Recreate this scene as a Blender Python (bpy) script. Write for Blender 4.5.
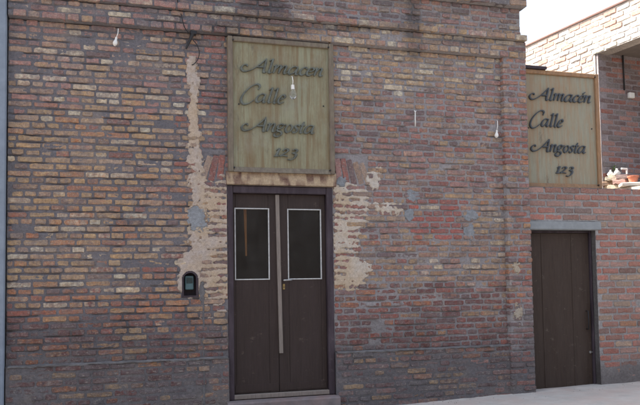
import bpy, math, random
import numpy as np
from mathutils import Vector, Matrix

# ---------------------------------------------------------------- scene, camera, world, sun
for o in list(bpy.data.objects):
    bpy.data.objects.remove(o)
S = bpy.context.scene
COL = S.collection
rng = random.Random(7)

FPX, PPX, PPY = 750.0, 320.0, 240.0          # focal length and principal point in photo pixels (640x405)
YAW, PITCH, ROLL = math.radians(17.11326), math.radians(3.1746), -0.015
CF = Vector((math.sin(YAW)*math.cos(PITCH), math.cos(YAW)*math.cos(PITCH), math.sin(PITCH)))
_r0 = Vector((math.cos(YAW), -math.sin(YAW), 0)); _u0 = _r0.cross(CF)
CR = _r0*math.cos(ROLL) + _u0*math.sin(ROLL)
CU = -_r0*math.sin(ROLL) + _u0*math.cos(ROLL)
CAM = Vector((-2.0797, -8.3953, 1.3065))
cd = bpy.data.cameras.new('camera'); cam = bpy.data.objects.new('camera', cd); COL.objects.link(cam)
cd.sensor_width = 36; cd.lens = FPX/640*36; cd.shift_y = (PPY-202.5)/640
cd.clip_start = 0.05; cd.clip_end = 2000
m = Matrix((CR, CU, -CF)).transposed().to_4x4(); m.translation = CAM
cam.matrix_world = m
S.camera = cam

SUN_DIR = Vector((-0.46, 0.40, 0.79)).normalized()      # towards the sun: behind the facade, to its left
W = bpy.data.worlds.new('World'); S.world = W; W.use_nodes = True
nt = W.node_tree; nt.nodes.clear()
sky = nt.nodes.new('ShaderNodeTexSky'); sky.sky_type = 'NISHITA'; sky.sun_disc = False
sky.sun_elevation = math.asin(SUN_DIR.z); sky.sun_rotation = math.atan2(SUN_DIR.x, SUN_DIR.y)
sky.air_density = 1.0; sky.dust_density = 8.0; sky.ozone_density = 1.0
bg = nt.nodes.new('ShaderNodeBackground'); bg.inputs['Strength'].default_value = 0.12
wo = nt.nodes.new('ShaderNodeOutputWorld')
hz = nt.nodes.new('ShaderNodeMix'); hz.data_type = 'RGBA'; hz.inputs[0].default_value = 0.42; hz.inputs[7].default_value = (4.7, 5.3, 6.3, 1)   # thin white overcast
nt.links.new(sky.outputs[0], hz.inputs[6]); nt.links.new(hz.outputs[2], bg.inputs[0]); nt.links.new(bg.outputs[0], wo.inputs[0])
sl = bpy.data.lights.new('sun', 'SUN'); sl.energy = 5.0; sl.angle = math.radians(0.53); sl.color = (1, 0.95, 0.88)
sun = bpy.data.objects.new('sun', sl); COL.objects.link(sun); sun.rotation_euler = SUN_DIR.to_track_quat('Z', 'Y').to_euler()
sun.location = (-6, 6, 12)
vs = S.view_settings; vs.view_transform = 'Standard'; vs.look = 'None'; vs.gamma = 1; vs.use_curve_mapping = False
vs.exposure = 1.5
S.render.engine = 'CYCLES'; S.cycles.max_bounces = 8

# ---------------------------------------------------------------- helpers
def ray(x, y): return CF + CR*((x-PPX)/FPX) - CU*((y-PPY)/FPX)
def px(x, y, Y=0.0):                                    # photo pixel -> point on the plane Y = const
    d = ray(x, y); t = (Y-CAM.y)/d.y; return CAM + d*t
def px_plane(x, y, p0, n):
    d = ray(x, y); t = (p0-CAM).dot(n)/d.dot(n); return CAM + d*t
_A = np.array([CR, CU, CF])
def to_px(X, Y, Z):
    P = np.stack([np.asarray(X, float)-CAM.x, np.asarray(Y, float)-CAM.y+0*np.asarray(X, float), np.asarray(Z, float)-CAM.z+0*np.asarray(X, float)])
    q = np.tensordot(_A, P, 1)
    return PPX+FPX*q[0]/q[2], PPY-FPX*q[1]/q[2]

def srgb(r, g, b):
    f = lambda c: ((c/255+0.055)/1.055)**2.4 if c > 10 else c/255/12.92
    return (f(r), f(g), f(b))

def _hash(ix, iz, seed):
    h = (ix.astype(np.int64)*374761393 + iz.astype(np.int64)*668265263 + seed*1442695041) & 0xffffffff
    h = ((h ^ (h >> 13))*1274126177) & 0xffffffff
    h = (h ^ (h >> 16)) & 0xffffffff
    return h/4294967295.0
def vnoise(x, z, seed):
    x = np.asarray(x, float); z = np.asarray(z, float)
    ix = np.floor(x); iz = np.floor(z); fx = x-ix; fz = z-iz
    fx = fx*fx*(3-2*fx); fz = fz*fz*(3-2*fz)
    a = _hash(ix, iz, seed); b = _hash(ix+1, iz, seed); c = _hash(ix, iz+1, seed); d = _hash(ix+1, iz+1, seed)
    return (a*(1-fx)+b*fx)*(1-fz)+(c*(1-fx)+d*fx)*fz
def fbm(x, z, seed, oc=4):
    t = 0; a = 0.5; s = 0
    for i in range(oc):
        t = t+a*vnoise(x*2**i, z*2**i, seed+i*17); s += a; a *= 0.55
    return t/s*2-1
def sstep(a, b, x):
    t = np.clip((x-a)/(b-a), 0, 1); return t*t*(3-2*t)

def link(o, parent=None):
    COL.objects.link(o)
    if parent is not None: o.parent = parent
    return o
def mesh_obj(name, verts, faces, mat, parent=None, cols=None, loc=(0, 0, 0), smooth=False, cols2=None):
    me = bpy.data.meshes.new(name); me.from_pydata([tuple(v) for v in verts], [], [tuple(f) for f in faces])
    if cols is not None:
        a = me.color_attributes.new('col', 'FLOAT_COLOR', 'POINT')
        a.data.foreach_set('color', np.asarray(cols, np.float32).ravel())
    if cols2 is not None:
        a = me.color_attributes.new('col2', 'FLOAT_COLOR', 'POINT')
        a.data.foreach_set('color', np.asarray(cols2, np.float32).ravel())
    if smooth: me.polygons.foreach_set('use_smooth', [True]*len(me.polygons))
    me.materials.append(mat); me.update()
    o = bpy.data.objects.new(name, me); o.location = loc
    return link(o, parent)
def empty(name, loc=(0, 0, 0), rz=0):
    o = bpy.data.objects.new(name, None); o.location = loc; o.rotation_euler = (0, 0, rz); o.empty_display_size = 0.1
    return link(o)
def tag(o, label=None, cat=None, group=None, kind=None):
    if label: o['label'] = label
    if cat: o['category'] = cat
    if group: o['group'] = group
    if kind: o['kind'] = kind
    return o

class MB:
    """collects shapes that become one mesh object"""
    def __init__(s): s.v = []; s.f = []
    def add(s, v, f):
        n = len(s.v); s.v += [tuple(p) for p in v]; s.f += [tuple(i+n for i in q) for q in f]; return s
    def box(s, x0, x1, y0, y1, z0, z1, b=0.0):
        if b <= 0:
            v = [(x, y, z) for z in (z0, z1) for y in (y0, y1) for x in (x0, x1)]
            return s.add(v, [(0, 2, 3, 1), (4, 5, 7, 6), (0, 1, 5, 4), (2, 6, 7, 3), (0, 4, 6, 2), (1, 3, 7, 5)])
        import bmesh
        bm = bmesh.new(); bmesh.ops.create_cube(bm, size=1)
        for w in bm.verts:
            w.co = Vector(((x0+x1)/2+w.co.x*(x1-x0), (y0+y1)/2+w.co.y*(y1-y0), (z0+z1)/2+w.co.z*(z1-z0)))
        bmesh.ops.bevel(bm, geom=bm.edges[:], offset=b, segments=1, affect='EDGES')
        bm.verts.index_update()
        s.add([w.co for w in bm.verts], [[w.index for w in f.verts] for f in bm.faces]); bm.free(); return s
    def hexa(s, p8):                                     # 4 front corners (ccw) then 4 back corners
        return s.add(p8, [(0, 1, 2, 3), (7, 6, 5, 4), (0, 4, 5, 1), (1, 5, 6, 2), (2, 6, 7, 3), (3, 7, 4, 0)])
    def tube(s, pts, r, n=8, caps=True):
        pts = [Vector(p) for p in pts]; rings = []
        for i, p in enumerate(pts):
            t = (pts[min(i+1, len(pts)-1)]-pts[max(i-1, 0)]).normalized()
            u = t.orthogonal().normalized() if i == 0 else (u-t*u.dot(t)).normalized()
            w = t.cross(u); rr = r[i] if isinstance(r, (list, tuple)) else r
            rings.append([p+(u*math.cos(2*math.pi*k/n)+w*math.sin(2*math.pi*k/n))*rr for k in range(n)])
        v = [q for g in rings for q in g]
        f = [(i*n+k, i*n+(k+1) % n, (i+1)*n+(k+1) % n, (i+1)*n+k) for i in range(len(pts)-1) for k in range(n)]
        if caps: f += [tuple(range(n-1, -1, -1)), tuple((len(pts)-1)*n+k for k in range(n))]
        return s.add(v, f)
    def build(s, name, mat, parent=None, off=(0, 0, 0), smooth=False):
        o = mesh_obj(name, [(a-off[0], b-off[1], c-off[2]) for a, b, c in s.v], s.f, mat, parent, smooth=smooth)
        return o
def catmull(pts, k=6):
    P = [np.array(p, float) for p in pts]; P = [2*P[0]-P[1]]+P+[2*P[-1]-P[-2]]; out = []
    for i in range(1, len(P)-2):
        for j in range(k):
            t = j/k; a, b, c, d = P[i-1:i+3]
            out.append(0.5*(2*b+(c-a)*t+(2*a-5*b+4*c-d)*t*t+(3*b-a-3*c+d)*t**3))
    out.append(P[-2]); return out

# ---------------------------------------------------------------- materials
def new_mat(name):
    M = bpy.data.materials.new(name); M.use_nodes = True
    t = M.node_tree; return M, t, t.nodes['Principled BSDF']
def N(t, kind, **kw):
    n = t.nodes.new(kind)
    for k, v in kw.items():
        if k in n.inputs.keys() if isinstance(k, str) else False: n.inputs[k].default_value = v
        else: setattr(n, k, v)
    return n
def noise(t, coord, scale, detail=5, rough=0.6, stretch=None):
    if stretch:
        mp = t.nodes.new('ShaderNodeMapping'); mp.inputs['Scale'].default_value = stretch
        t.links.new(coord, mp.inputs[0]); coord = mp.outputs[0]
    n = t.nodes.new('ShaderNodeTexNoise'); n.inputs['Scale'].default_value = scale
    n.inputs['Detail'].default_value = detail; n.inputs['Roughness'].default_value = rough
    t.links.new(coord, n.inputs['Vector']); return n.outputs['Fac']
def ramp(t, fac, stops):
    r = t.nodes.new('ShaderNodeValToRGB'); e = r.color_ramp.elements
    while len(e) < len(stops): e.new(0.5)
    for i, (p, c) in enumerate(stops):
        e[i].position = p; e[i].color = (c, c, c, 1) if isinstance(c, (int, float)) else (*c, 1)
    t.links.new(fac, r.inputs[0]); return r.outputs[0]
def mix(t, fac, a, b, mode='MIX'):
    n = t.nodes.new('ShaderNodeMix'); n.data_type = 'RGBA'; n.blend_type = mode
    for sock, val in ((n.inputs[0], fac), (n.inputs[6], a), (n.inputs[7], b)):
        if isinstance(val, (int, float)): sock.default_value = val
        elif isinstance(val, tuple): sock.default_value = (*val[:3], 1)
        else: t.links.new(val, sock)
    return n.outputs[2]
def bump(t, p, h, strength, dist):
    b = t.nodes.new('ShaderNodeBump'); b.inputs['Strength'].default_value = strength; b.inputs['Distance'].default_value = dist
    t.links.new(h, b.inputs['Height']); t.links.new(b.outputs[0], p.inputs['Normal'])
def wcoord(t):
    g = t.nodes.new('ShaderNodeNewGeometry'); return g.outputs['Position']

def masonry_mat(name, mott, smear, smear_col, bstr, white=0.0, two=False, film=0.0):
    M, t, p = new_mat(name); c = wcoord(t)
    a = t.nodes.new('ShaderNodeAttribute'); a.attribute_name = 'col'
    base = a.outputs['Color']
    if two:
        a2 = t.nodes.new('ShaderNodeAttribute'); a2.attribute_name = 'col2'
        base = mix(t, ramp(t, noise(t, c, 21, 6, 0.72), [(0.42, 0.0), (0.58, 1.0)]), base, a2.outputs['Color'])
    n1 = noise(t, c, 38, 6, 0.65)
    base = mix(t, 1.0, base, ramp(t, n1, [(0.25, 1-mott), (0.75, 1+mott)]), 'MULTIPLY')
    n2 = noise(t, c, 11, 5, 0.7)
    base = mix(t, ramp(t, n2, [(0.40, film), (0.64, smear)]), base, smear_col)
    if white:
        n3 = noise(t, c, 30, 7, 0.8, (1, 1, 1.8))
        base = mix(t, ramp(t, n3, [(0.54, 0.0), (0.66, white)]), base, srgb(196, 186, 168))
    n4 = noise(t, c, 150, 4, 0.7)
    base = mix(t, 0.5, base, mix(t, 1.0, base, ramp(t, n4, [(0.3, 0.42), (0.7, 1.55)]), 'MULTIPLY'))
    t.links.new(base, p.inputs['Base Color']); p.inputs['Roughness'].default_value = 0.93
    p.inputs['Specular IOR Level'].default_value = 0.25
    hb = mix(t, 0.4, noise(t, c, 70, 8, 0.7), n4)
    bump(t, p, hb, bstr, 0.012)
    return M
M_BRICK = masonry_mat('old_brick', 0.42, 0.70, srgb(118, 111, 111), 1.0, 0.5, True, 0.12)
M_MORTAR = masonry_mat('old_mortar', 0.30, 0.30, srgb(112, 104, 100), 0.9)
M_NEWBRICK = masonry_mat('red_brick', 0.4, 0.6, srgb(146, 132, 126), 0.9, 0.3, False, 0.16)
M_PLASTER = masonry_mat('plaster', 0.26, 0.5, srgb(172, 150, 124), 0.9, 0.35)

def plain(name, col, rough=0.7, mott=0.15, scale=20, bstr=0.2, stretch=None, metallic=0.0, spec=0.4, second=None, s_amt=0.5):
    M, t, p = new_mat(name); c = wcoord(t)
    n = noise(t, c, scale, 7, 0.65, stretch)
    b = mix(t, 1.0, col, ramp(t, n, [(0.25, 1-mott), (0.75, 1+mott)]), 'MULTIPLY')
    if second:
        n2 = noise(t, c, scale*0.3, 6, 0.7, stretch)
        b = mix(t, ramp(t, n2, [(0.45, 0.0), (0.7, s_amt)]), b, second)
    t.links.new(b, p.inputs['Base Color']); p.inputs['Roughness'].default_value = rough
    p.inputs['Metallic'].default_value = metallic; p.inputs['Specular IOR Level'].default_value = spec
    bump(t, p, n, bstr, 0.006); return M

def sign_mat(name, main, brown, amt):
    M, t, p = new_mat(name); c = wcoord(t)
    st = noise(t, c, 9, 6, 0.6, (2.6, 1, 0.16))
    fine = noise(t, c, 30, 6, 0.7, (3.0, 1, 0.12))
    bl = noise(t, c, 3.2, 5, 0.7, (1, 1, 0.8))
    b = mix(t, 1.0, main, ramp(t, fine, [(0.25, 0.72), (0.75, 1.22)]), 'MULTIPLY')
    b = mix(t, ramp(t, st, [(0.45, 0.0), (0.68, amt)]), b, brown)
    b = mix(t, ramp(t, bl, [(0.5, 0.0), (0.72, 0.45)]), b, srgb(146, 146, 132))
    b2 = noise(t, c, 1.9, 7, 0.75, (1.3, 1, 0.6)); b = mix(t, ramp(t, b2, [(0.46, 0.0), (0.66, 0.7)]), b, brown)
    sp = noise(t, c, 9, 7, 0.82, (1, 1, 0.3))
    b = mix(t, ramp(t, sp, [(0.58, 0.0), (0.68, 0.65)]), b, srgb(92, 84, 74))
    t.links.new(b, p.inputs['Base Color']); p.inputs['Roughness'].default_value = 0.8
    bump(t, p, fine, 0.35, 0.006); return M
M_SIGN1 = sign_mat('weathered_green_board', srgb(140, 138, 112), srgb(118, 98, 70), 0.85)
M_SIGN2 = sign_mat('weathered_tan_board', srgb(148, 144, 124), srgb(150, 120, 90), 0.8)
M_FRAME1 = plain('sign_frame_wood', srgb(118, 108, 92), 0.75, 0.35, 30, 0.5, (1, 1, 0.3), second=srgb(104, 88, 78), s_amt=0.8)
M_FRAME2 = plain('sign_frame_wood_tan', srgb(150, 116, 84), 0.75, 0.3, 30, 0.4, (1, 1, 0.3), second=srgb(120, 100, 88))
M_LET1 = plain('letter_green_grey', srgb(100, 104, 96), 0.5, 0.3, 40, 0.3, second=srgb(60, 58, 52), s_amt=0.85)
M_LET2 = plain('letter_slate', srgb(74, 78, 82), 0.6, 0.15, 40, 0.2)
def worn_paint(name, col, worn, scuff):
    M, t, p = new_mat(name); c = wcoord(t)
    gr = noise(t, c, 34, 7, 0.7, (3, 3, 0.14)); st = noise(t, c, 5, 6, 0.65, (2.2, 2.2, 0.4)); sc = noise(t, c, 9, 8, 0.78, (1, 1, 1.5)); sp = noise(t, c, 60, 5, 0.7, (1, 1, 2.5))
    b = mix(t, 1.0, col, ramp(t, gr, [(0.25, 0.68), (0.75, 1.3)]), 'MULTIPLY')
    b = mix(t, ramp(t, st, [(0.42, 0.0), (0.7, 0.6)]), b, worn)
    b = mix(t, ramp(t, sc, [(0.60, 0.0), (0.68, 0.45)]), b, scuff)
    b = mix(t, ramp(t, sp, [(0.70, 0.0), (0.74, 0.5)]), b, scuff)
    t.links.new(b, p.inputs['Base Color'])
    t.links.new(ramp(t, st, [(0.3, 0.5), (0.7, 0.8)]), p.inputs['Roughness']); p.inputs['Specular IOR Level'].default_value = 0.3
    bump(t, p, gr, 0.5, 0.006); return M
M_DOOR = worn_paint('dark_brown_paint', srgb(54, 43, 39), srgb(68, 57, 54), srgb(104, 90, 82))
M_JAMB = worn_paint('dark_purple_wood', srgb(58, 48, 54), srgb(92, 82, 88), srgb(120, 110, 110))
M_STEEL = worn_paint('brown_steel', srgb(62, 49, 41), srgb(78, 67, 60), srgb(120, 110, 102))
M_STRIP = plain('bare_grey_wood', srgb(128, 118, 110), 0.8, 0.25, 25, 0.4, (3, 3, 0.3))
M_TRIM = plain('white_trim', srgb(186, 186, 184), 0.6, 0.3, 40, 0.2)
M_CEMENT = plain('blue_grey_cement', srgb(140, 144, 146), 0.9, 0.15, 18, 0.5)
M_LEDGE = plain('grey_cement_ledge', srgb(112, 110, 110), 0.9, 0.4, 18, 1.0, second=srgb(84, 80, 78), s_amt=0.8)
M_STONE = plain('worn_stone', srgb(120, 112, 112), 0.85, 0.25, 10, 0.6, second=srgb(140, 110, 102))
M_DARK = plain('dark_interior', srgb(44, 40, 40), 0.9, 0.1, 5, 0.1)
M_BLACK = plain('black_iron', srgb(40, 40, 42), 0.6, 0.2, 30, 0.2)
M_METAL = plain('worn_metal', srgb(176, 176, 174), 0.35, 0.15, 40, 0.1, metallic=0.8)
M_BRASS = plain('dull_brass', srgb(150, 128, 84), 0.45, 0.2, 40, 0.1, metallic=0.6)
M_PLASTIC = plain('white_plastic', srgb(228, 226, 220), 0.4, 0.05, 20, 0.05)
M_WOOD = plain('orange_wood', srgb(206, 140, 78), 0.7, 0.25, 20, 0.3, (3, 3, 0.3))
M_METER = plain('meter_case', srgb(86, 112, 116), 0.35, 0.15, 15, 0.1)
M_BLUEWALL = plain('pale_blue_render', srgb(128, 138, 150), 0.9, 0.18, 8, 0.6, second=srgb(126, 136, 150))
M_RENDER = plain('cream_render', srgb(196, 186, 170), 0.9, 0.15, 6, 0.4, second=srgb(170, 160, 146))
M_PINK = plain('pink_limewash', srgb(236, 208, 206), 0.9, 0.1, 8, 0.3)
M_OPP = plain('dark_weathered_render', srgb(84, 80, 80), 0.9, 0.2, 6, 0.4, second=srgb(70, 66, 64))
M_GRIT = plain('crumbs', srgb(168, 160, 152), 0.95, 0.3, 30, 0.2)
M_ROOF = plain('flat_roof', srgb(120, 112, 106), 0.9, 0.2, 6, 0.3)
M_TERRA = plain('terracotta', srgb(186, 116, 92), 0.8, 0.15, 20, 0.2)
M_LEAF = plain('leaf', srgb(92, 128, 58), 0.6, 0.3, 30, 0.1)
M_PAVE = plain('dusty_concrete', srgb(182, 178, 172), 0.95, 0.18, 5, 0.6, second=srgb(188, 168, 158), s_amt=0.7)
M_ROAD = plain('dusty_road', srgb(110, 106, 102), 0.95, 0.2, 4, 0.5, second=srgb(138, 128, 116))
M_EARTH = plain('earth', srgb(140, 124, 104), 0.95, 0.2, 0.6, 0.3)
M_PALE = plain('pale_board', srgb(222, 214, 200), 0.8, 0.1, 15, 0.3)
def glass_mat(name, tint, rough, dust=0.0):
    M, t, p = new_mat(name); p.inputs['Base Color'].default_value = (*tint, 1)
    p.inputs['Transmission Weight'].default_value = 1.0; p.inputs['Roughness'].default_value = rough; p.inputs['IOR'].default_value = 1.45
    c = wcoord(t); n = noise(t, c, 5, 4, 0.6); bump(t, p, n, 0.08, 0.004)
    if dust:
        d = noise(t, c, 7, 8, 0.75, (1, 1, 0.6)); t.links.new(ramp(t, d, [(0.35, 1.0), (0.7, 1-dust)]), p.inputs['Transmission Weight'])
    return M
M_GLASS = glass_mat('window_glass', (0.60, 0.60, 0.58), 0.03, 0.022)
M_BULB = glass_mat('bulb_glass', (0.95, 0.97, 1.0), 0.15)

# ---------------------------------------------------------------- main facade layout (metres)
CO = 0.0733                                   # brick course
Z0 = 0.477                                    # top of the plinth
def zc(n): return Z0+n*CO
Z_REC, Z_LB, Z_LT, Z_COR, Z_TOP = zc(50), zc(53), zc(54), zc(59), zc(64)
X_L, X_R = -2.90, 3.30
X_REC = 2.965
Z_BOT = -0.45
D_X0, D_X1, D_TOP = -0.590, 0.668, 2.415      # doorway
SILL_Z = -0.005
NI_X, NI_Z0, NI_W, NI_H = px(190, 284).x, px(190, 297).z, 0.172, 0.285   # meter niche

def ground_z(X, Y=0.0):
    X = np.asarray(X, float)
    xx = np.clip(X, -7, 6)
    return -0.208+0.0235*xx+0.010*np.asarray(Y, float)

def face_off(X, Z):
    X = np.asarray(X, float); Z = np.asarray(Z, float)
    o = np.zeros(np.broadcast(X, Z).shape)
    o = np.where(Z > Z_REC-0.020, -0.035, o)          # grooves added under panel head, ledge and cornice to deepen their shade
    o = np.where(X > X_REC, 0.060, o)
    o = np.where(Z < Z0, np.where(X > X_REC, 0.064, 0.036), o)
    o = np.where(Z > Z_REC, 0.075, o)
    o = np.where(Z > Z_LB-0.016, 0.045, o)
    o = np.where(Z > Z_LB, 0.118, o)
    o = np.where(Z > Z_LT, 0.030, o)
    o = np.where(Z > Z_COR-0.016, 0.0, o)
    o = np.where(Z > Z_COR, 0.125, o)
    return o
def in_niche(X, Z, g=0.0):
    dx = np.abs(X-NI_X); top = NI_Z0+NI_H-NI_W/2
    r = NI_W/2+g
    return ((dx < r) & (Z > NI_Z0-g) & (Z <= top)) | ((dx**2+(Z-top)**2 < r*r) & (Z > top))
def in_door(X, Z, g=0.0): return (X > D_X0-g) & (X < D_X1+g) & (Z < D_TOP+g)
# strip over the door behind the signboard's foot: rendered lintel
LIN_Z1 = px(280, 172.5).z

# --- plaster mask, laid out on the wall from where the photo shows it
def blob(x, y, cx, cy, rx, ry): return 1-np.sqrt(((x-cx)/rx)**2+((y-cy)/ry)**2)
def plaster_masks(X, Z):
    x, y = to_px(X, 0.0, Z)
    n = fbm(X*9, Z*9, 3, 4)*0.7+fbm(X*30, Z*30, 5, 4)*0.75
    nc = fbm(X*5.5, Z/CO*0.98+0.3, 11, 3)
    nc = nc*0.8+0.42*np.cos(2*np.pi*(Z-Z0)/CO+1.2*fbm(X*6, Z*6, 13, 2))
    # chase strip
    cx = np.interp(y, [55, 85, 110, 135, 160, 190, 240], [191.5, 192, 192.5, 194, 195.5, 197, 198])
    hw = np.interp(y, [57, 64, 95, 120, 150, 175, 215, 260], [4.5, 5.5, 5.5, 6, 7, 8.5, 10, 11])+2.2*fbm(X*0+3, Z*5, 15, 3)
    cx = cx+2.0*fbm(X*0+9, Z*3.2, 16, 3)
    strip = np.minimum((1-np.abs(x-cx)/hw)*1.7, 0.95)
    strip = np.where((y > 56) & (y < 268), strip, -1)+n*1.15+fbm(X*16, Z*16, 17, 3)*0.5
    left = np.minimum.reduce([(x-199)/5, (234-x)/3, (y-176)/10, (322-y)/30])
    left = np.minimum(left, 0.85)+n*0.85+nc*0.9-0.30-np.clip((y-285)/40, 0, 1)*0.6
    nich = np.maximum(blob(x, y, 190, 281, 13.5, 19.5), blob(x, y, 191, 262, 15, 15))*2.0+n*0.7
    rt = np.interp(y, [172, 182, 190, 205, 220, 240, 262, 285, 292], [338, 354, 370, 372, 366, 360, 362, 370, 352])+5*fbm(X*0+2, Z*7, 19, 3)
    right = np.minimum.reduce([(x-333)/3, (rt-x)/7, (y-176)/8, (293-y)/8])
    right = np.minimum(right, 0.8)+n*0.85+nc*0.8-0.18
    lobe = np.maximum.reduce([blob(x, y, 373, 178, 10, 15)-.15, blob(x, y, 386, 209, 22, 9)-.2, blob(x, y, 356, 270, 16, 16)*1.4])*1.7+n*1.0+nc*0.35-0.1
    tan = np.maximum.reduce([strip, left, nich, right, lobe])
    lim = np.maximum.reduce([blob(x, y, 515, 315, 8, 20), blob(x, y, 514, 268, 7, 10)])*1.4+n*1.1-0.45
    tan = np.maximum(tan, lim)
    cem = np.maximum.reduce([blob(x, y, 197, 219, 12, 15), blob(x, y, 413, 196, 8, 7), blob(x, y, 409, 215, 5, 8),
                             blob(x, y, 470, 216, 8, 7), blob(x, y, 469, 231, 7, 10), blob(x, y, 341, 181, 7, 6),
                             blob(x, y, 202, 293, 4, 12)])*1.9+n*0.95
    groove = np.where((y > 296), (1-np.abs(x-203.5)/2.2)*0.62, -1)+n*0.3
    cem = np.maximum(cem, groove)
    return tan, cem

# --- colour zones (the bricks' own colours)
PAL = dict(ochre=srgb(186, 150, 104), tan=srgb(176, 146, 120), cream=srgb(214, 200, 172), red=srgb(158, 88, 74), dred=srgb(116, 68, 64),
           pink=srgb(170, 120, 110), purp=srgb(112, 90, 92), orange=srgb(180, 116, 74), grey=srgb(116, 112, 114), bred=srgb(180, 92, 78))
for _k, _v in list(PAL.items()):
    _g = sum(_v)/3; _t = (_g*1.06, _g*0.99, _g*0.93)
    _m = 0.14 if _k == 'bred' else 0.13
    PAL[_k] = tuple(a*(1-_m)+b*_m for a, b in zip(_v, _t))
def zone(x, y):
    if y < 26: return dict(pink=.38, tan=.22, purp=.25, cream=.1, grey=.1)
    if x > 505 and y > 45:
        return dict(pink=.3, red=.25, orange=.22, ochre=.16, purp=.15) if y < 300 else dict(grey=.4, red=.2, purp=.3, pink=.15)
    if x < 205:
        if y > 363: return dict(purp=.45, grey=.3, dred=.2, ochre=.09, orange=.04)
        if y > 322: return dict(dred=.45, purp=.33, orange=.1, ochre=.07, red=.1)
        if y > 292: return dict(orange=.42, red=.2, dred=.14, ochre=.2, cream=.05)
        if y > 110: 
            k = min(1, max(0, (x-90)/110))
            return dict(ochre=.5-.2*k, tan=.2, cream=.10, red=.06+.12*k, purp=.10+.05*k, orange=.12)
        return dict(pink=.3, tan=.28, purp=.2, cream=.1, ochre=.12)
    if x < 233: return dict(pink=.3, tan=.2, red=.25, purp=.25) if y < 190 else dict(red=.25, purp=.3, tan=.3, ochre=.2)
    if 416 < x < 466 and 203 < y < 236: return dict(bred=.8, red=.2)
    if y > 349: return dict(purp=.4, grey=.3, pink=.15, ochre=.1, dred=.1)
    if y > 288: return dict(dred=.38, red=.42, purp=.12, orange=.1, ochre=.05)
    if y > 200: return dict(ochre=.3, tan=.24, cream=.12, pink=.2, purp=.14, orange=.1) if x > 400 else dict(ochre=.2, red=.2, pink=.25, purp=.2, tan=.2)
    if y > 92: return dict(pink=.34, tan=.2, red=.16, purp=.2, ochre=.14)
    return dict(ochre=.3, tan=.28, cream=.2, pink=.25)
def pick(x, y):
    w = zone(x+rng.uniform(-10, 10), y+rng.uniform(-8, 8)); r = rng.random()*sum(w.values())
    for k, v in w.items():
        r -= v
        if r <= 0: break
    sw = sum(w.values()); av = [sum(PAL[q][i]*v for q, v in w.items())/sw for i in range(3)]
    c = [a*0.88+b*0.12 for a, b in zip(PAL[k], av)]; g = rng.uniform(0.85, 1.14); h = rng.uniform(-.05, .05)
    return [c[0]*g*(1+h), c[1]*g, c[2]*g*(1-h)]
def stain_tone(X, Z):
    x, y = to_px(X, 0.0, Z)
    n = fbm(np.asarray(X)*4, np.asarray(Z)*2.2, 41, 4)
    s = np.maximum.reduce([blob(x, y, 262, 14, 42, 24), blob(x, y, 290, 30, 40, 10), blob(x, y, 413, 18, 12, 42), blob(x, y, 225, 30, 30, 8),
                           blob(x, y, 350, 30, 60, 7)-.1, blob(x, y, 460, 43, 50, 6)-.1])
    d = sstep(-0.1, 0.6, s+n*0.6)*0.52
    low_tone = sstep(305, 350, y+n*38)*0.28  # darker towards the foot of the wall, with a noisy edge
    return 1-np.clip(d+low_tone, 0, 0.8)

# ---------------------------------------------------------------- MAIN BUILDING
B = empty('brick_building', (0.0, 0.0, 0.0))
tag(B, 'old worn brick building with dark double door under a signboard, lit only by the sky', 'building')

def height_mesh(name, xs, zs, keep, y, col, mat, parent, back=None, smooth=True):
    """grid of vertices (x, y(x,z), z), cells kept by mask, rim drawn back to Y=back"""
    nx, nz = len(xs), len(zs)
    XX, ZZ = np.meshgrid(xs, zs, indexing='ij')
    idx = np.arange(nx*nz).reshape(nx, nz)
    i, j = np.nonzero(keep)
    quads = np.stack([idx[i, j], idx[i+1, j], idx[i+1, j+1], idx[i, j+1]], 1)
    verts = np.stack([XX, y, ZZ], -1).reshape(-1, 3); cols = col.reshape(-1, 4)
    extra = []
    if back is not None:
        pad = np.zeros((nx+1, nz+1), bool); pad[1:-1, 1:-1] = keep
        e = []
        for (di, dj, a, b) in ((-1, 0, (0, 0), (0, 1)), (1, 0, (1, 1), (1, 0)), (0, -1, (1, 0), (0, 0)), (0, 1, (0, 1), (1, 1))):
            nb = pad[1+di:nx+di, 1+dj:nz+dj]
            ii, jj = np.nonzero(keep & ~nb)
            e.append(np.stack([idx[ii+a[0], jj+a[1]], idx[ii+b[0], jj+b[1]]], 1))
        e = np.concatenate(e); u, inv = np.unique(e, return_inverse=True); inv = inv.reshape(e.shape)
        bv = verts[u].copy(); bv[:, 1] = back
        n0 = len(verts); verts = np.concatenate([verts, bv]); cols = np.concatenate([cols, cols[u]])
        extra = np.stack([e[:, 1], e[:, 0], n0+inv[:, 0], n0+inv[:, 1]], 1)
        quads = np.concatenate([quads, extra])
    used, inv = np.unique(quads, return_inverse=True); quads = inv.reshape(-1, 4)
    verts = verts[used]; cols = cols[used]
    me = bpy.data.meshes.new(name)
    me.vertices.add(len(verts)); me.vertices.foreach_set('co', verts.astype(np.float32).ravel())
    me.loops.add(quads.size); me.loops.foreach_set('vertex_index', quads.astype(np.int32).ravel())
    me.polygons.add(len(quads)); me.polygons.foreach_set('loop_start', np.arange(0, quads.size, 4, dtype=np.int32))
    a = me.color_attributes.new('col', 'FLOAT_COLOR', 'POINT'); a.data.foreach_set('color', cols.astype(np.float32).ravel())
    me.materials.append(mat); me.update(calc_edges=True); me.validate()
    if smooth: me.shade_smooth()
    return link(bpy.data.objects.new(name, me), parent)

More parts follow.
